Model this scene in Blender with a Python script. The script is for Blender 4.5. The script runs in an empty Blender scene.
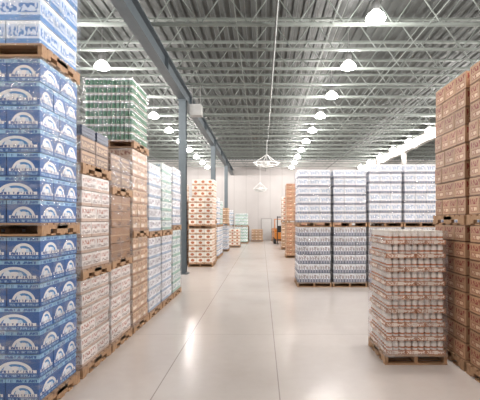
import bpy, math, random
from mathutils import Vector
random.seed(7)
scene = bpy.context.scene
try:
    scene.view_settings.view_transform = 'Standard'
    scene.view_settings.look = 'None'
    scene.view_settings.exposure = 0.0
except Exception as e:
    print(e)

def srgb(r, g, b):
    def f(c):
        c /= 255.0
        return c/12.92 if c <= 0.04045 else ((c+0.055)/1.055)**2.4
    return (f(r), f(g), f(b), 1.0)

# ------------------------------------------------------------------ nodes
class NT:
    def __init__(self, name):
        self.mat = bpy.data.materials.new(name)
        self.mat.use_nodes = True
        self.nt = self.mat.node_tree
        self.n = self.nt.nodes
        self.l = self.nt.links
        self.bsdf = self.n['Principled BSDF']
        self.out = self.n['Material Output']
    def put(self, sock, v):
        if isinstance(v, bpy.types.NodeSocket):
            self.l.new(v, sock)
        else:
            sock.default_value = v
    def m(self, op, a, b=0.0, c=0.0, clamp=False):
        nd = self.n.new('ShaderNodeMath'); nd.operation = op; nd.use_clamp = clamp
        self.put(nd.inputs[0], a); self.put(nd.inputs[1], b); self.put(nd.inputs[2], c)
        return nd.outputs[0]
    def mix(self, f, a, b, mode='MIX'):
        nd = self.n.new('ShaderNodeMix'); nd.data_type = 'RGBA'; nd.blend_type = mode
        self.put(nd.inputs[0], f); self.put(nd.inputs[6], a); self.put(nd.inputs[7], b)
        return nd.outputs[2]
    def noise(self, vec, scale, detail=2.0, rough=0.5):
        nd = self.n.new('ShaderNodeTexNoise')
        nd.inputs['Scale'].default_value = scale
        nd.inputs['Detail'].default_value = detail
        nd.inputs['Roughness'].default_value = rough
        if vec is not None: self.l.new(vec, nd.inputs['Vector'])
        return nd.outputs['Fac']
    def mapping(self, vec, sc=(1, 1, 1), loc=(0, 0, 0)):
        nd = self.n.new('ShaderNodeMapping')
        nd.inputs['Scale'].default_value = sc
        nd.inputs['Location'].default_value = loc
        self.l.new(vec, nd.inputs['Vector'])
        return nd.outputs[0]
    def coord(self, k='Object'):
        return self.n.new('ShaderNodeTexCoord').outputs[k]
    def uvs(self):
        nd = self.n.new('ShaderNodeUVMap'); nd.uv_map = 'UVMap'
        sp = self.n.new('ShaderNodeSeparateXYZ'); self.l.new(nd.outputs[0], sp.inputs[0])
        return nd.outputs[0], sp.outputs[0], sp.outputs[1]
    def attr(self, name):
        nd = self.n.new('ShaderNodeAttribute'); nd.attribute_name = name
        return nd.outputs['Fac']

def simple(name, col, rough=0.6, metal=0.0, var=0.12, scale=6.0, emit=None, es=0.0):
    t = NT(name)
    f = t.noise(t.coord(), scale, 3)
    c2 = tuple(x*(1-var*2) for x in col[:3])+(1,)
    t.put(t.bsdf.inputs['Base Color'], t.mix(f, col, c2))
    t.bsdf.inputs['Roughness'].default_value = rough
    t.bsdf.inputs['Metallic'].default_value = metal
    if emit:
        t.bsdf.inputs['Emission Color'].default_value = emit
        t.bsdf.inputs['Emission Strength'].default_value = es
    return t.mat

def rectmask(t, u, v, u0, u1, v0, v1):
    a = t.m('MULTIPLY', t.m('GREATER_THAN', u, u0), t.m('LESS_THAN', u, u1))
    b = t.m('MULTIPLY', t.m('GREATER_THAN', v, v0), t.m('LESS_THAN', v, v1))
    return t.m('MULTIPLY', a, b)

def case_mat(name, base, layers, var=0.25, rough=0.5):
    """printed carton: layers = list of (kind, params, colour)"""
    t = NT(name)
    uv, u, v = t.uvs()
    rnd = t.attr('rnd')
    col = base
    for kind, p, c in layers:
        if kind == 'rect':
            mk = rectmask(t, u, v, *p)
        elif kind in ('circ', 'circtop'):
            cu, cv, ru, rv = p
            du = t.m('DIVIDE', t.m('SUBTRACT', u, cu), ru)
            dv = t.m('DIVIDE', t.m('SUBTRACT', v, cv), rv)
            mk = t.m('LESS_THAN', t.m('ADD', t.m('MULTIPLY', du, du), t.m('MULTIPLY', dv, dv)), 1.0)
            if kind == 'circtop': mk = t.m('MULTIPLY', mk, t.m('GREATER_THAN', v, cv))
        elif kind == 'text':
            u0, u1, v0, v1, fu, fv = p
            cb = t.n.new('ShaderNodeCombineXYZ')
            t.put(cb.inputs[0], t.m('MULTIPLY', u, float(fu))); t.put(cb.inputs[1], t.m('MULTIPLY', v, float(fv)))
            nz = t.noise(cb.outputs[0], 1.0, 1.0)
            mk = t.m('MULTIPLY', rectmask(t, u, v, u0, u1, v0, v1), t.m('GREATER_THAN', nz, 0.5))
        elif kind == 'stripes':
            n, duty, v0, v1 = p
            fr = t.m('FRACT', t.m('MULTIPLY', u, n))
            mk = t.m('MULTIPLY', t.m('LESS_THAN', t.m('ABSOLUTE', t.m('SUBTRACT', fr, 0.5)), duty/2),
                     rectmask(t, u, v, 0, 1, v0, v1))
        col = t.mix(mk, col, c)
    k = t.m('ADD', t.m('MULTIPLY', rnd, var), 1.0-var*0.6)
    hs = t.n.new('ShaderNodeHueSaturation')
    t.put(hs.inputs['Value'], k); t.put(hs.inputs['Color'], col)
    t.put(t.bsdf.inputs['Base Color'], hs.outputs[0])
    t.bsdf.inputs['Roughness'].default_value = rough
    return t.mat

W = srgb
WHITE = W(236, 236, 236)
MAT = {}
MAT['blue'] = case_mat('printed_blue_carton', W(10, 84, 154), [
    ('rect', (0, 1, 0.82, 0.99), W(142, 188, 220)),
    ('text', (0.06, 0.94, 0.84, 0.96, 26, 4), W(24, 88, 156)),
    ('circtop', (0.5, 0.22, 0.36, 0.50), WHITE),
    ('circtop', (0.5, 0.22, 0.28, 0.38), W(52, 130, 192)),
    ('circtop', (0.5, 0.22, 0.20, 0.28), WHITE),
    ('circtop', (0.36, 0.22, 0.09, 0.34), W(228, 236, 244)),
    ('circtop', (0.62, 0.22, 0.07, 0.26), W(200, 220, 238)),
    ('rect', (0.06, 0.94, 0.20, 0.33), WHITE),
    ('text', (0.10, 0.90, 0.21, 0.32, 22, 3), W(16, 74, 144)),
    ('text', (0.05, 0.95, 0.04, 0.14, 36, 5), W(150, 188, 220)),
])
MAT['blue_light'] = case_mat('printed_pale_blue_carton', W(190, 208, 230), [
    ('rect', (0, 1, 0.0, 0.25), W(70, 128, 190)),
    ('text', (0.05, 0.95, 0.35, 0.75, 14, 5), W(60, 114, 182)),
    ('rect', (0, 1, 0.86, 1.0), W(230, 236, 242)),
])
MAT['white_red'] = case_mat('printed_white_red_carton', W(232, 225, 220), [
    ('text', (0.06, 0.94, 0.55, 0.85, 14, 4), W(170, 110, 92)),
    ('rect', (0, 1, 0.0, 0.2), W(194, 168, 150)),
    ('text', (0.1, 0.9, 0.25, 0.45, 22, 6), W(134, 116, 110)),
])
MAT['brown_plain'] = case_mat('kraft_carton', W(154, 114, 80), [
    ('rect', (0.0, 1.0, 0.46, 0.52), W(186, 152, 116)),
    ('text', (0.62, 0.92, 0.1, 0.34, 16, 10), W(86, 58, 40)),
])
MAT['crate_brown'] = case_mat('brown_tray_carton', W(108, 74, 48), [
    ('rect', (0.06, 0.94, 0.72, 0.92), W(160, 122, 86)),
    ('text', (0.1, 0.9, 0.2, 0.6, 12, 6), W(174, 140, 104)),
])
MAT['tan'] = case_mat('printed_tan_carton', W(198, 168, 138), [
    ('text', (0.08, 0.92, 0.5, 0.85, 12, 5), W(144, 94, 68)),
    ('rect', (0.0, 1.0, 0.0, 0.16), W(160, 118, 88)),
    ('rect', (0.1, 0.5, 0.2, 0.44), W(232, 216, 200)),
])
MAT['pale_green'] = case_mat('printed_pale_green_carton', W(224, 230, 226), [
    ('rect', (0, 1, 0.0, 0.3), W(146, 180, 168)),
    ('text', (0.08, 0.92, 0.4, 0.85, 14, 5), W(116, 144, 162)),
])
MAT['pale'] = case_mat('printed_pale_carton', W(232, 232, 234), [
    ('rect', (0, 1, 0.0, 0.25), W(156, 174, 196)),
    ('text', (0.08, 0.92, 0.4, 0.85, 14, 5), W(146, 138, 150)),
])
MAT['orange_white'] = case_mat('printed_orange_white_carton', W(234, 226, 216), [
    ('rect', (0, 1, 0.0, 0.28), W(168, 122, 88)),
    ('circ', (0.5, 0.62, 0.24, 0.24), W(178, 110, 76)),
    ('text', (0.06, 0.94, 0.06, 0.24, 12, 3), W(236, 214, 190)),
])
MAT['red_brown'] = case_mat('printed_red_brown_carton', W(184, 146, 114), [
    ('text', (0.08, 0.92, 0.56, 0.88, 11, 4.0), W(140, 60, 50)),
    ('rect', (0.14, 0.86, 0.16, 0.46), W(158, 98, 74)),
    ('text', (0.18, 0.82, 0.2, 0.42, 16, 5), W(224, 198, 168)),
    ('rect', (0, 1, 0.0, 0.05), W(124, 88, 66)),
], var=0.35)
MAT['white_blue'] = case_mat('printed_white_blue_carton', W(238, 238, 241), [
    ('rect', (0, 1, 0.0, 0.24), W(108, 122, 146)),
    ('text', (0.06, 0.94, 0.42, 0.8, 9, 3), W(160, 178, 206)),
    ('stripes', (4, 0.3, 0.0, 0.24), W(184, 174, 172)),
], var=.15)
MAT['slate_blue'] = case_mat('printed_slate_blue_carton', W(228, 230, 233), [
    ('rect', (0, 1, 0.0, 0.38), W(96, 106, 124)),
    ('stripes', (4, 0.5, 0.06, 0.75), W(164, 164, 174)),
    ('text', (0.05, 0.95, 0.5, 0.85, 10, 3), W(158, 146, 142)),
], var=.2)
MAT['dark_blue'] = simple('dark_blue_crate', W(34, 50, 84), 0.45)
MAT['core'] = simple('light_block_core', W(96, 78, 64), 0.8)
t = NT('pallet_wood')
g = t.noise(t.mapping(t.coord(), (3, 40, 20)), 1.0, 4)
t.put(t.bsdf.inputs['Base Color'], t.mix(g, W(200, 162, 124), W(118, 84, 60)))
t.bsdf.inputs['Roughness'].default_value = 0.75
MAT['wood'] = t.mat

# stretch film
def film_mat(name, base, gain, gloss):
    t = NT(name)
    t.n.remove(t.bsdf)
    tr = t.n.new('ShaderNodeBsdfTransparent'); tr.inputs[0].default_value = (0.99, 0.99, 1.0, 1)
    gl = t.n.new('ShaderNodeBsdfGlossy'); gl.inputs['Roughness'].default_value = 0.12
    df = t.n.new('ShaderNodeBsdfDiffuse'); df.inputs[0].default_value = (0.92, 0.92, 0.94, 1)
    co = t.coord()
    wr = t.noise(t.mapping(co, (6, 6, 2.0)), 2.4, 4, 0.65)
    wr2 = t.noise(t.mapping(co, (2.5, 2.5, 7)), 1.6, 3, 0.6)
    bp = t.n.new('ShaderNodeBump'); bp.inputs['Strength'].default_value = 1.0; bp.inputs['Distance'].default_value = 0.06
    t.l.new(wr, bp.inputs['Height']); t.l.new(bp.outputs[0], gl.inputs['Normal'])
    m1 = t.n.new('ShaderNodeMixShader'); m1.inputs[0].default_value = gloss
    t.l.new(df.outputs[0], m1.inputs[1]); t.l.new(gl.outputs[0], m1.inputs[2])
    m2 = t.n.new('ShaderNodeMixShader')
    st = t.m('MULTIPLY', t.m('SUBTRACT', wr2, 0.48), 3.0, clamp=True)
    fac = t.m('ADD', base, t.m('MULTIPLY', t.m('MULTIPLY', st, wr), gain), clamp=True)
    t.l.new(fac, m2.inputs[0]); t.l.new(tr.outputs[0], m2.inputs[1]); t.l.new(m1.outputs[0], m2.inputs[2])
    t.l.new(m2.outputs[0], t.out.inputs[0])
    return t.mat
MAT['film'] = film_mat('stretch_film', .08, 0.9, .75)
MAT['film_thick'] = film_mat('stretch_film_many_layers', .10, 1.3, .8)

MAT['can_green'] = simple('green_can_label', W(62, 122, 86), 0.35, 0.2, var=0.3, scale=20)
MAT['can_top'] = simple('aluminium_can_end', W(226, 230, 228), 0.3, 0.4)
MAT['sheet'] = simple('layer_board', W(226, 222, 210), 0.7)
t = NT('printed_jar_label')
uv, u, v = t.uvs()
cj = t.mix(rectmask(t, u, v, 0, 1, .28, .52), W(242, 238, 232), W(186, 122, 84))
t.put(t.bsdf.inputs['Base Color'], cj); t.bsdf.inputs['Roughness'].default_value = .25
MAT['jar'] = t.mat
MAT['jar_lid'] = simple('white_jar_lid', W(238, 232, 224), .35)
MAT['tray'] = case_mat('printed_shelf_tray', W(178, 122, 86), [
    ('text', (0.04, 0.96, 0.15, 0.85, 16, 3), W(242, 232, 220)),
    ('rect', (0.40, 0.60, 0.1, 0.9), W(238, 228, 216))])

# ------------------------------------------------------------------ mesh helper
class MB:
    def __init__(self):
        self.v = []; self.f = []; self.uv = []; self.mi = []; self.r = []
    def box(self, x0, x1, y0, y1, z0, z1, mi=0, r=None):
        if r is None: r = random.random()
        b = len(self.v)
        self.v += [(x0,y0,z0),(x1,y0,z0),(x1,y1,z0),(x0,y1,z0),(x0,y0,z1),(x1,y0,z1),(x1,y1,z1),(x0,y1,z1)]
        q = [(0,1,5,4),(1,2,6,5),(2,3,7,6),(3,0,4,7),(4,5,6,7),(3,2,1,0)]
        for i, f in enumerate(q):
            self.f.append(tuple(b+k for k in f))
            self.uv += [(0,0),(1,0),(1,1),(0,1)] if i < 4 else [(0.01,0.985),(0.02,0.985),(0.02,0.99),(0.01,0.99)]
            self.mi.append(mi); self.r.append(r)
    def prism(self, pts, z0, z1, mi=0, mitop=None):
        n = len(pts); b = len(self.v)
        self.v += [(p[0], p[1], z0) for p in pts]+[(p[0], p[1], z1) for p in pts]
        for i in range(n):
            j = (i+1) % n
            self.f.append((b+i, b+j, b+n+j, b+n+i)); self.uv += [(0,0),(1,0),(1,1),(0,1)]
            self.mi.append(mi); self.r.append(0.5)
        self.f.append(tuple(b+n+i for i in range(n))); self.uv += [(0,0)]*n
        self.mi.append(mi if mitop is None else mitop); self.r.append(0.5)
    def rod(self, a, c, rad, mi=0, seg=4):
        a = Vector(a); c = Vector(c); d = (c-a).normalized()
        up = Vector((0,0,1)) if abs(d.z) < 0.9 else Vector((0,1,0))
        s = d.cross(up).normalized(); w = s.cross(d)
        b = len(self.v)
        for P in (a, c):
            for i in range(seg):
                an = 2*math.pi*(i+0.5)/seg
                q = P+s*math.cos(an)*rad+w*math.sin(an)*rad
                self.v.append(tuple(q))
        for i in range(seg):
            j = (i+1) % seg
            self.f.append((b+i, b+j, b+seg+j, b+seg+i)); self.uv += [(0,0),(1,0),(1,1),(0,1)]
            self.mi.append(mi); self.r.append(0.5)
        self.f.append(tuple(b+i for i in range(seg))[::-1]); self.uv += [(0,0)]*seg; self.mi.append(mi); self.r.append(.5)
        self.f.append(tuple(b+seg+i for i in range(seg))); self.uv += [(0,0)]*seg; self.mi.append(mi); self.r.append(.5)
    def lathe(self, prof, cx, cy, seg=24, mi=0):
        b = len(self.v)
        for (r, z) in prof:
            for i in range(seg):
                an = 2*math.pi*i/seg
                self.v.append((cx+r*math.cos(an), cy+r*math.sin(an), z))
        for k in range(len(prof)-1):
            for i in range(seg):
                j = (i+1) % seg
                self.f.append((b+k*seg+i, b+k*seg+j, b+(k+1)*seg+j, b+(k+1)*seg+i))
                self.uv += [(0,0),(1,0),(1,1),(0,1)]; self.mi.append(mi); self.r.append(.5)
    def mesh(self, name, mats):
        me = bpy.data.meshes.new(name)
        me.from_pydata(self.v, [], self.f)
        for m in mats: me.materials.append(m)
        me.polygons.foreach_set('material_index', self.mi)
        ul = me.uv_layers.new(name='UVMap')
        flat = [c for u in self.uv for c in u]
        ul.data.foreach_set('uv', flat)
        at = me.attributes.new('rnd', 'FLOAT', 'FACE')
        at.data.foreach_set('value', self.r)
        me.update()
        return me
    def obj(self, name, mats, parent=None, loc=(0,0,0)):
        o = bpy.data.objects.new(name, self.mesh(name, mats))
        o.location = loc
        scene.collection.objects.link(o)
        if parent: o.parent = parent
        return o

def empty(name, loc=(0,0,0)):
    e = bpy.data.objects.new(name, None); e.location = loc; e.empty_display_size = 0.2
    scene.collection.objects.link(e); return e

# ------------------------------------------------------------------ pallets / stacks
PH = 0.135
def pallet_mesh(mb, w, d, z, mi=0):
    n = 7
    bw = d/(n*1.28)
    for i in range(n):
        y0 = -d/2+i*(d-bw)/(n-1)
        mb.box(-w/2, w/2, y0, y0+bw, z+PH-0.02, z+PH, mi)
    for i in range(3):
        x0 = -w/2+i*(w-0.045)/2
        mb.box(x0, x0+0.045, -d/2+.01, -d/2+0.18, z+0.02, z+PH-0.02, mi)
        mb.box(x0, x0+0.045, d/2-0.18, d/2-.01, z+0.02, z+PH-0.02, mi)
        mb.box(x0, x0+0.045, -0.12, 0.12, z+0.02, z+PH-0.02, mi)
        mb.box(x0, x0+0.045, -d/2+.18, d/2-.18, z+0.07, z+PH-0.02, mi)
    for i in range(5):
        y0 = -d/2+i*(d-bw)/4
        mb.box(-w/2, w/2, y0, y0+bw, z, z+0.02, mi)

def cases(mb, w, d, z, h, nx, ny, rows, mi=0, core=1, brick=True, jit=0.008, gap=0.010):
    rh = h/rows
    m = 0.02
    for r in range(rows):
        a, b = (nx, ny)
        if brick and r % 2:
            a, b = (ny, nx) if nx != ny else (nx, ny)
        cw, cd = (w-2*m)/a, (d-2*m)/b
        ox, oy = random.uniform(-jit, jit), random.uniform(-jit, jit)
        for i in range(a):
            for j in range(b):
                if 0 < i < a-1 and 0 < j < b-1 and r < rows-1: continue
                x0 = -w/2+m+i*cw+ox+random.uniform(-.3, .3)*jit; y0 = -d/2+m+j*cd+oy+random.uniform(-.3, .3)*jit
                mb.box(x0+gap/2, x0+cw-gap/2, y0+gap/2, y0+cd-gap/2, z+r*rh+0.001, z+(r+1)*rh-gap*0.8, mi)
    mb.box(-w/2+.07, w/2-.07, -d/2+.07, d/2-.07, z, z+h-rh*0.4, core)  # unseen filler box added to stop light passing between the cartons

def oct_(cx, cy, r, n=8): return [(cx+r*math.cos(a*2*math.pi/n), cy+r*math.sin(a*2*math.pi/n)) for a in range(n)]
def cans(mb, w, d, z, h, rows, mi=0, mtop=1, msheet=2):
    rh = h/rows; dia = 0.075
    nx = int((w-.04)/dia); ny = int((d-.04)/dia); r = dia*0.47
    for k in range(rows):
        z0 = z+k*rh
        mb.box(-w/2+.01, w/2-.01, -d/2+.01, d/2-.01, z0, z0+0.008, msheet)
        for i in range(nx):
            for j in range(ny):
                if 0 < i < nx-1 and 0 < j < ny-1 and k < rows-1: continue
                cx = -w/2+.02+(i+.5)*(w-.04)/nx; cy = -d/2+.02+(j+.5)*(d-.04)/ny
                mb.prism(oct_(cx, cy, r), z0+.008, z0+rh*0.80, mi, mtop)
                mb.prism(oct_(cx, cy, r*.85), z0+rh*.80, z0+rh-.004, mtop, mtop)
    mb.box(-w/2+.12, w/2-.12, -d/2+.12, d/2-.12, z+.01, z+h-rh, msheet)
def jars(mb, w, d, z, h, rows):
    rh = h/rows; nx = 9; ny = 9; r = (w-.05)/nx*.47
    for k in range(rows):
        z0 = z+k*rh; a, b = (3, 2) if k % 2 == 0 else (2, 3)
        cw, cd = (w-.02)/a, (d-.02)/b
        ox, oy = random.uniform(-.006, .006), random.uniform(-.006, .006)
        for i in range(a):
            for j in range(b):
                x0 = -w/2+.01+i*cw+ox; y0 = -d/2+.01+j*cd+oy
                mb.box(x0+.003, x0+cw-.003, y0+.003, y0+cd-.003, z0, z0+rh*.32, 2)
        for i in range(nx):
            for j in range(ny):
                if 0 < i < nx-1 and 0 < j < ny-1 and k < rows-1: continue
                cx = -w/2+.025+(i+.5)*(w-.05)/nx+ox; cy = -d/2+.025+(j+.5)*(d-.05)/ny+oy
                mb.prism(oct_(cx, cy, r, 10), z0+rh*.30, z0+rh*0.82, 0, 1)
                mb.prism(oct_(cx, cy, r*.80, 10), z0+rh*.82, z0+rh-.004, 1, 1)
    mb.box(-w/2+.14, w/2-.14, -d/2+.14, d/2-.14, z+.01, z+h-rh, 2)

def film_mesh(mb, w, d, z0, z1):
    off = 0.008; nz = 14; ns = 8
    ring = []
    xs = [(-w/2-off+(w+2*off)*i/ns) for i in range(ns)]
    ys = [(-d/2-off+(d+2*off)*i/ns) for i in range(ns)]
    for x in xs: ring.append((x, -d/2-off))
    for y in ys: ring.append((w/2+off, y))
    for x in xs: ring.append((-x, d/2+off))
    for y in ys: ring.append((-w/2-off, -y))
    n = len(ring); b = len(mb.v)
    for k in range(nz+1):
        z = z0+(z1-z0)*k/nz
        for i, (x, y) in enumerate(ring):
            s = 1+random.uniform(-.008, .004)
            if i % ns == 0: s = 1.0
            mb.v.append((x*s, y*s, z))
    for k in range(nz):
        for i in range(n):
            j = (i+1) % n
            mb.f.append((b+k*n+i, b+k*n+j, b+(k+1)*n+j, b+(k+1)*n+i))
            mb.uv += [(0,0),(1,0),(1,1),(0,1)]; mb.mi.append(0); mb.r.append(.5)

def stack(name, xl, yn, w, d, tiers, z=0.0):
    e = empty(name, (xl+w/2, yn+d/2, 0))
    for ti, tr_ in enumerate(tiers):
        kind, h, nx, ny, rows, film = tr_
        pb = MB(); pallet_mesh(pb, w, d, z)
        pb.obj('pallet', [MAT['wood']], e)
        z += PH
        cb = MB()
        ww, dd = w-.01, d-.01
        if kind == 'cans':
            cans(cb, ww, dd, z, h, rows)
            cb.obj('cans', [MAT['can_green'], MAT['can_top'], MAT['sheet']], e)
        elif kind == 'jars':
            jars(cb, ww, dd, z, h, rows)
            cb.obj('jars_in_trays', [MAT['jar'], MAT['jar_lid'], MAT['tray']], e)
        else:
            cases(cb, ww, dd, z, h, nx, ny, rows)
            cb.obj('cartons', [MAT[kind], MAT['core']], e)
        if film:
            fb = MB(); film_mesh(fb, ww, dd, z-.03, z+h-.005)
            fo = fb.obj('stretch_wrap', [MAT['film_thick' if kind == 'jars' else 'film']], e)
            for p in fo.data.polygons: p.use_smooth = True
        z += h
    return e, z

# --- left row -------------------------------------------------
XL = -2.25
def left(name, yn, d, w, tiers, xr=XL): return stack(name, xr-w, yn, w, d, tiers)
T1 = 1.70
blue_t = [('blue', T1, 3, 2, 7, True), ('blue', T1, 3, 2, 7, True), ('blue_light', 1.5, 3, 2, 6, True)]
left('pallet_stack_of_blue_cartons', 4.08, 0.87, 1.1, blue_t)
stack('pallet_stack_of_blue_cartons', XL-2.24, 4.10, 1.1, 0.87, blue_t)
left('pallet_stack_of_printed_cartons', 5.02, 0.96, 1.0,
     [('white_red', 1.10, 3, 2, 6, True), ('white_red', 1.22, 2, 3, 6, True), ('crate_brown', 0.36, 2, 2, 2, False)])
cr = MB()
def crate(mb, x0, x1, y0, y1, z0, z1):
    th = .02
    mb.box(x0, x1, y0, y1, z0, z0+th)
    mb.box(x0, x1, y0, y0+th, z0+th, z1); mb.box(x0, x1, y1-th, y1, z0+th, z1)
    mb.box(x0, x0+th, y0+th, y1-th, z0+th, z1); mb.box(x1-th, x1, y0+th, y1-th, z0+th, z1)
    for k in range(3):
        zz = z0+(z1-z0)*(k+.5)/3
        mb.box(x0-.008, x1+.008, y0-.008, y1+.008, zz-.006, zz+.006)
crate(cr, -.3, .3, -.2, .2, 0, .13)
zc_ = PH*3+1.10+1.22+.36+.001
cr.obj('plastic_crate', [MAT['dark_blue']], None, (XL-.34, 5.75, zc_))
cr.obj('plastic_crate', [MAT['dark_blue']], None, (XL-.34, 5.28, zc_))
left('pallet_stack_of_kraft_cartons', 6.02, 0.93, 1.0,
     [('white_red', 1.12, 2, 2, 5, True), ('brown_plain', 1.0, 2, 2, 4, True), ('crate_brown', 0.5, 2, 2, 2, True)])
left('pallet_stack_of_green_cans', 7.02, 0.95, 0.9,
     [('tan', 1.55, 2, 3, 7, True), ('tan', 1.45, 3, 2, 6, True), ('cans', 1.10, 1, 1, 8, True)])
left('pallet_stack_of_pale_cartons', 8.02, 1.0, 1.0, [('pale', 1.5, 3, 2, 7, True), ('pale', 1.4, 3, 2, 6, True)])
left('pallet_stack_of_pale_cartons', 9.1, 1.0, 1.0, [('pale', 1.5, 3, 2, 7, True), ('pale_green', 1.55, 3, 2, 7, True)])
left('pallet_stack_of_pale_cartons', 10.18, 1.0, 1.0, [('pale_green', 1.6, 3, 2, 7, True), ('pale', 1.5, 3, 2, 7, True)])
for k, y in enumerate((5.1, 6.15, 8.1, 9.2, 10.3)):
    stack('pallet_stack_of_pale_cartons', -4.4, y, 1.0, 1.0, [('pale', 1.5, 3, 2, 6, False), ('pale', 1.3, 3, 2, 6, False)])
stack('pallet_stack_of_orange_white_cartons', -3.15, 17.0, 1.05, 1.2, [('orange_white', 1.5, 3, 3, 6, False), ('orange_white', 1.2, 3, 3, 5, False)])
stack('pallet_stack_of_orange_white_cartons', -4.35, 17.05, 1.05, 1.2, [('tan', 1.6, 3, 3, 6, False), ('orange_white', 1.7, 3, 3, 6, False)])
stack('pallet_stack_of_orange_white_cartons', -3.25, 18.4, 1.05, 1.2, [('tan', 1.7, 3, 3, 6, False), ('orange_white', 1.9, 3, 3, 7, False)])
stack('pallet_stack_of_pale_cartons', -3.3, 20.6, 1.05, 1.2, [('pale', 1.5, 3, 3, 6, False), ('pale', 1.4, 3, 3, 5, False)])
stack('pallet_stack_of_pale_cartons', -3.3, 22.0, 1.05, 1.2, [('pale', 1.5, 3, 3, 6, False), ('pale_green', 1.3, 3, 3, 5, False)])
stack('pallet_stack_of_pale_cartons', -3.2, 25.4, 1.05, 1.2, [('pale', 1.5, 3, 3, 6, False), ('tan', 1.0, 3, 3, 4, False)])
stack('pallet_stack_of_orange_white_cartons', -2.7, 29.0, 1.1, 1.2, [('orange_white', 1.2, 3, 3, 5, False)])
stack('pallet_stack_of_pale_cartons', -2.3, 34.0, 1.1, 1.2, [('pale_green', 1.3, 3, 3, 5, False), ('pale_green', 1.0, 3, 3, 4, False)])
stack('pallet_stack_of_pale_cartons', -3.6, 34.6, 1.1, 1.2, [('pale', 1.3, 3, 3, 5, False), ('pale', 1.3, 3, 3, 4, False)])
stack('pallet_stack_of_kraft_cartons', -1.0, 37.0, 1.1, 1.2, [('tan', 1.0, 3, 3, 4, False)])
stack('pallet_stack_of_kraft_cartons', 0.9, 37.6, 1.1, 1.2, [('red_brown', 1.1, 3, 3, 4, False)])
stack('pallet_stack_of_kraft_cartons', -2.3, 37.4, 1.1, 1.2, [('crate_brown', 1.3, 3, 3, 4, False)])

# --- right row ------------------------------------------------
stack('pallet_of_wrapped_jars', 1.70, 5.52, 0.86, 0.88, [('jars', 1.72, 3, 2, 9, True)])
for yn in (5.28, 4.26, 3.24):
    stack('pallet_stack_of_red_brown_cartons', 2.67, yn, 1.1, 0.97,
      [('red_brown', 1.80, 3, 3, 8, False), ('red_brown', 1.92, 3, 4, 8, False)])
# --- centre right block --------------------------------------
x = 1.05
for i in range(6):
    stack('pallet_stack_of_white_blue_cartons', x, 11.9, 1.02, 1.05,
       [('slate_blue', 1.66, 3, 3, 6, True), ('white_blue', 1.58+(0.16 if i >= 2 else 0), 3, 3, 6, True)])
    x += 1.06
x = 1.25
for i in range(6):
    stack('pallet_stack_of_white_blue_cartons', x, 13.1, 1.02, 1.05,
       [('slate_blue', 1.66, 3, 3, 6, False), ('white_blue', 1.66, 3, 3, 6, False)])
    x += 1.06
for i in range(3):
    stack('pallet_stack_of_red_brown_cartons', 1.26+i*1.2, 21.0, 1.1, 1.2, [('red_brown', 1.7, 3, 3, 7, False), ('red_brown', 1.95, 3, 3, 8, False)])
for i in range(2):
    stack('pallet_stack_of_orange_white_cartons', 1.32+i*1.2, 27.0, 1.1, 1.2, [('tan', 1.7, 3, 3, 7, False), ('orange_white', 1.6, 3, 3, 6, False)])

# ------------------------------------------------------------------ room shell
X0, X1, Y0, Y1, ZC = -24.0, 24.0, -5.0, 40.0, 8.0
t = NT('polished_concrete')
co = t.coord()
n1 = t.noise(co, 0.45, 5, 0.6); n2 = t.noise(co, 5, 6, 0.65)
n3 = t.noise(co, 1.3, 5, 0.7)
base = t.mix(n1, W(220, 213, 208), W(202, 193, 187))
base = t.mix(t.m('MULTIPLY', n2, 0.45), base, W(182, 171, 164))
base = t.mix(t.m('MULTIPLY', t.m('SUBTRACT', n3, .5), 1.0, clamp=True), base, W(190, 175, 166))
sp = t.n.new('ShaderNodeSeparateXYZ'); t.l.new(co, sp.inputs[0])
def joint(c, off, per, wd):
    f = t.m('FRACT', t.m('DIVIDE', t.m('SUBTRACT', c, off), per))
    d = t.m('MULTIPLY', t.m('MINIMUM', f, t.m('SUBTRACT', 1.0, f)), per)
    return t.m('LESS_THAN', d, wd)
jm = t.m('MAXIMUM', joint(sp.outputs[0], 0.2, 4.3, 0.007), t.m('MULTIPLY', joint(sp.outputs[1], 7.0, 4.2, 0.008), .6))
jm = t.m('MAXIMUM', jm, joint(sp.outputs[0], -1.24, 8.6, 0.007))
t.put(t.bsdf.inputs['Base Color'], t.mix(t.m('MULTIPLY', jm, 0.6), base, W(120, 106, 98)))
t.put(t.bsdf.inputs['Roughness'], t.m('ADD', 0.17, t.m('MULTIPLY', n2, 0.14)))
t.bsdf.inputs['Specular IOR Level'].default_value = 0.9
mat_floor = t.mat
fb = MB(); fb.box(X0, X1, Y0, Y1, -0.2, 0.0); fb.obj('floor', [mat_floor])

t = NT('painted_wall_panel')
co = t.coord(); sp = t.n.new('ShaderNodeSeparateXYZ'); t.l.new(co, sp.inputs[0])
b = t.mix(t.noise(co, 0.6, 4), W(196, 192, 190), W(176, 170, 168))
f = t.m('FRACT', t.m('DIVIDE', t.m('ADD', sp.outputs[0], sp.outputs[1]), 1.2))
b = t.mix(t.m('LESS_THAN', f, 0.02), b, W(150, 146, 144))
t.put(t.bsdf.inputs['Base Color'], b); t.bsdf.inputs['Roughness'].default_value = 0.7
mw = t.mat
for nm, bx in (('wall_back', (X0, X1, Y1, Y1+.2, 0, ZC)), ('wall_front', (X0, X1, Y0-.2, Y0, 0, ZC)),
               ('wall_left', (X0-.2, X0, Y0, Y1, 0, ZC)), ('wall_right', (X1, X1+.2, Y0, Y1, 0, ZC))):
    w_ = MB(); w_.box(*bx); w_.obj(nm, [mw])

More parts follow.
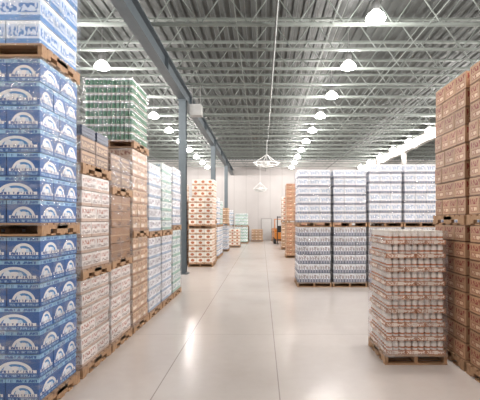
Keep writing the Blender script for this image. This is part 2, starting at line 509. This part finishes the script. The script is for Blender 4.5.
mdeck = simple('galvanised_roof_deck', W(76, 79, 77), 0.6, 0.0, var=0.15, scale=0.8)
dk = MB(); pitch = 0.3; xx = X0; prof = []
while xx < X1-1e-6:
    prof += [(xx, ZC), (xx+.1, ZC), (xx+.13, ZC+.06), (xx+.27, ZC+.06)]; xx += pitch
prof.append((X1, ZC))
for i in range(len(prof)-1):
    b = len(dk.v); (a, za), (c, zc) = prof[i], prof[i+1]
    dk.v += [(a, Y0, za), (c, Y0, zc), (c, Y1, zc), (a, Y1, za)]
    dk.f.append((b+3, b+2, b+1, b)); dk.uv += [(0,0)]*4; dk.mi.append(0); dk.r.append(.5)
dk.box(X0, X1, Y0, Y1, ZC+.08, ZC+.2)
dk.obj('ceiling', [mdeck])

# open-web joists, each carrying its own length of bridging rod to the next joist
mj = simple('painted_joist_steel', W(122, 129, 124), 0.55, 0.0, var=0.06)
jb = MB(); zb, zt = 6.98, 7.86
for zz in (zb, zt):
    jb.box(X0+.02, X1-.02, -.055, -.012, zz, zz+.06); jb.box(X0+.02, X1-.02, .012, .055, zz, zz+.06)
xx = X0+.1; k = 0; step = 0.62
while xx+step < X1:
    a, c = (zb+.02, zt+.03) if k % 2 == 0 else (zt+.03, zb+.02)
    jb.rod((xx, 0, a), (xx+step, 0, c), 0.018)
    xx += step; k += 1
xx = X0+1.3
while xx < X1-.6:
    jb.rod((xx, 0, zb+.01), (xx, 1.5, zb+.01), 0.012)
    jb.rod((xx+.5, 0, zt-.02), (xx+.5, 1.5, zt-.02), 0.012); xx += 2.45
jm_ = jb.mesh('roof_joist', [mj])
y = -4.75
while y < Y1-1.6:
    o = bpy.data.objects.new('roof_joist', jm_); o.location = (0, y, 0); scene.collection.objects.link(o); y += 1.5
mg = simple('blue_grey_girder_paint', W(92, 102, 108), 0.45, 0.1)
mg_lit = simple('lit_girder_paint', W(172, 169, 164), 0.45, 0.1)  # same girder steel as the other, colour lightened to look lit
GX = -2.95
for gx, mm in ((GX, mg), (9.4, mg_lit), (-15.6, mg), (21.9, mg_lit)):
    gb = MB(); z0, z1 = 6.46, 6.975
    gb.box(gx-.14, gx+.14, Y0+.02, Y1-.02, z0, z0+.03); gb.box(gx-.14, gx+.14, Y0+.02, Y1-.02, z1-.03, z1)
    gb.box(gx-.012, gx+.012, Y0+.02, Y1-.02, z0+.03, z1-.03)
    yy = Y0+.5
    while yy < Y1: gb.box(gx-.12, gx+.12, yy-.006, yy+.006, z0+.03, z1-.03); yy += 4.15
    gb.obj('roof_girder', [mm])
def column(cx, cy, mm):
    cb = MB(); s = .13
    cb.box(cx-s, cx+s, cy-s, cy-s+.02, 0.03, 6.42); cb.box(cx-s, cx+s, cy+s-.02, cy+s, 0.03, 6.42)
    cb.box(cx-.012, cx+.012, cy-s+.02, cy+s-.02, 0.03, 6.42)
    cb.box(cx-s-.08, cx+s+.08, cy-s-.08, cy+s+.08, 0.0, 0.03)
    cb.box(cx-s-.05, cx+s+.05, cy-s-.05, cy+s+.05, 6.42, 6.455)
    cb.obj('steel_column', [mm])
for cy in (14.9, 24.2, 32.9): column(GX, cy, mg)
for cy in (18.4, 26.5, 34.6): column(9.4, cy, mg_lit)
mp = simple('grey_pipe', W(104, 108, 106), .5, .1)
for px_ in (0.35, 6.2, -8.5, 13.5):
    pb = MB(); pb.rod((0, Y0+.02, 6.92), (0, Y1-.02, 6.92), .03, seg=8); pb.obj('sprinkler_pipe', [mp], None, (px_, 0, 0))

# high bay lamps
mshade = simple('prismatic_lamp_reflector', W(245, 245, 240), .3, emit=(1, .975, .94, 1), es=20.0)
mhous = simple('lamp_housing', W(150, 150, 150), .4, .4)
def lamp_mesh():
    mb = MB()
    mb.lathe([(0.08, 0), (.13, -.03), (.19, -.09), (.225, -.15), (.235, -.19), (.21, -.22), (.14, -.245), (0.001, -.255)], 0, 0, 20, 0)
    mb.lathe([(0.001, .22), (.08, .22), (.1, .18), (.1, .02), (.08, 0)], 0, 0, 16, 1)
    mb.rod((0, 0, .22), (0, 0, .99), .012, 1)
    return mb.mesh('high_bay_lamp', [mshade, mhous])
lm = lamp_mesh()
LP = 258
for lx in (-12.5, -5.0, 2.7, 9.0, 17.0):
    for k in range(13):
        ly = 0.5+k*3.0
        o = bpy.data.objects.new('high_bay_lamp', lm); o.location = (lx, ly, 6.96)
        scene.collection.objects.link(o)
        ld = bpy.data.lights.new('lamp_bulb', 'POINT'); ld.energy = LP; ld.color = (1, .96, .925)
        ld.shadow_soft_size = .2
        lo = bpy.data.objects.new('lamp_bulb', ld); lo.location = (0, 0, -.50); lo.parent = o
        scene.collection.objects.link(lo)

# hanging destratification fans
mfan = simple('white_fan_guard', W(226, 226, 224), .35, .2)
def fan(x, y, z, R):
    e = MB()
    for rr, zz in ((R, 0), (R*.8, -.14), (R*.5, -.22), (R*.2, -.26)):
        n = 20
        for i in range(n):
            a0, a1 = 2*math.pi*i/n, 2*math.pi*(i+1)/n
            e.rod((rr*math.cos(a0), rr*math.sin(a0), zz), (rr*math.cos(a1), rr*math.sin(a1), zz), .026)
    for i in range(12):
        a = 2*math.pi*i/12; ca, sa = math.cos(a), math.sin(a)
        pr = [(R, 0), (R*.8, -.14), (R*.5, -.22), (R*.2, -.26)]
        for (r0, z0), (r1, z1) in zip(pr, pr[1:]): e.rod((r0*ca, r0*sa, z0), (r1*ca, r1*sa, z1), .018)
    for i in range(4):
        a = math.pi/2*i+.4; e.rod((R*math.cos(a), R*math.sin(a), 0), (.0, .0, .55), .02)
        ca, sa = math.cos(a), math.sin(a)
        b = len(e.v); e.v += [(.08*ca-.1*sa, .08*sa+.1*ca, -.06), (.08*ca+.1*sa, .08*sa-.1*ca, -.1), (R*.85*ca+.12*sa, R*.85*sa-.12*ca, -.08), (R*.85*ca-.12*sa, R*.85*sa+.12*ca, -.02)]
        e.f.append((b, b+1, b+2, b+3)); e.uv += [(0,0)]*4; e.mi.append(0); e.r.append(.5)
    e.lathe([(0.001, .1), (.13, .08), (.15, -.06), (.1, -.16), (.001, -.18)], 0, 0, 14)
    e.rod((0, 0, .05), (0, 0, 6.98-z), .02)
    e.obj('ceiling_fan', [mfan], None, (x, y, z))
fan(0.3, 25.0, 5.55, .8)
fan(-0.15, 34.0, 4.65, .6)

hb = MB()
hb.box(-.22, .22, -.2, .2, -.2, .2)
for k in range(6): hb.box(-.2, .2, -.22, -.2, -.17+k*.055, -.15+k*.055)
hb.rod((-.15, 0, .2), (-.15, 0, .95), .015); hb.rod((.15, 0, .2), (.15, 0, .95), .015)
hb.obj('unit_heater', [simple('heater_enamel', W(170, 170, 168), .4)], None, (-2.5, 15.2, 6.15))

md = simple('dock_door_enamel', W(192, 189, 187), .5, var=.03)
mt = simple('door_trim_grey', W(160, 156, 154), .5)
for i, (dx, dw, dh) in enumerate(((0.45, 0.95, 2.1), (-6.5, 3.0, 3.4), (8.0, 3.0, 3.4))):
    d = MB(); y = Y1-.06
    n = 6
    for k in range(n): d.box(dx-dw/2, dx+dw/2, y, Y1-.005, dh*k/n+.012, dh*(k+1)/n)
    tw = .06
    d.box(dx-dw/2-tw, dx-dw/2, y-.03, Y1-.005, 0, dh+tw, 1); d.box(dx+dw/2, dx+dw/2+tw, y-.03, Y1-.005, 0, dh+tw, 1)
    d.box(dx-dw/2, dx+dw/2, y-.03, Y1-.005, dh, dh+tw, 1)
    d.obj('door_%d' % (i+1), [md, mt])

mo = simple('orange_forklift_paint', W(214, 132, 52), .4); mk = simple('black_rubber', W(38, 36, 36), .6)
f = MB()
f.box(-.5, .5, -.7, .8, .25, .95); f.box(-.5, .5, .35, .85, .95, 1.2)
f.box(-.25, .25, 0, .35, .95, 1.1, 1); f.box(-.25, .25, .3, .38, 1.1, 1.5, 1)
for sx in (-.46, .46):
    for sy in (-.55, .7): f.rod((sx, sy, .95), (sx, sy*.8, 2.05), .035)
    f.rod((sx*.6, -.85, .05), (sx*.6, -.85, 2.3), .05, 1)
    f.box(sx*.6-.06, sx*.6+.06, -1.85, -.85, .06, .1, 1)
    for sy in (-.5, .6): f.rod((sx-.1, sy, .26), (sx+.1, sy, .26), .26, 1, 16)
f.box(-.5, .5, -.48, .6, 2.03, 2.09); f.box(-.3, .3, -.9, -.86, .3, .4, 1); f.box(-.3, .3, -.9, -.86, 2.2, 2.28, 1)
f.obj('forklift', [mo, mk], None, (1.55, 34.0, 0.003))

# ------------------------------------------------------------------ world + camera
wd = bpy.data.worlds.new('World'); scene.world = wd; wd.use_nodes = True
wd.node_tree.nodes['Background'].inputs[0].default_value = (.9, .92, 1, 1)
wd.node_tree.nodes['Background'].inputs[1].default_value = .5
cd = bpy.data.cameras.new('camera'); cd.sensor_width = 36; cd.lens = 30.0
cd.shift_x = -22/480; cd.shift_y = 20/480; cd.clip_end = 200
cam = bpy.data.objects.new('camera', cd); cam.location = (0, 0, 2.0); cam.rotation_euler = (math.radians(90), 0, 0)
scene.collection.objects.link(cam); scene.camera = cam
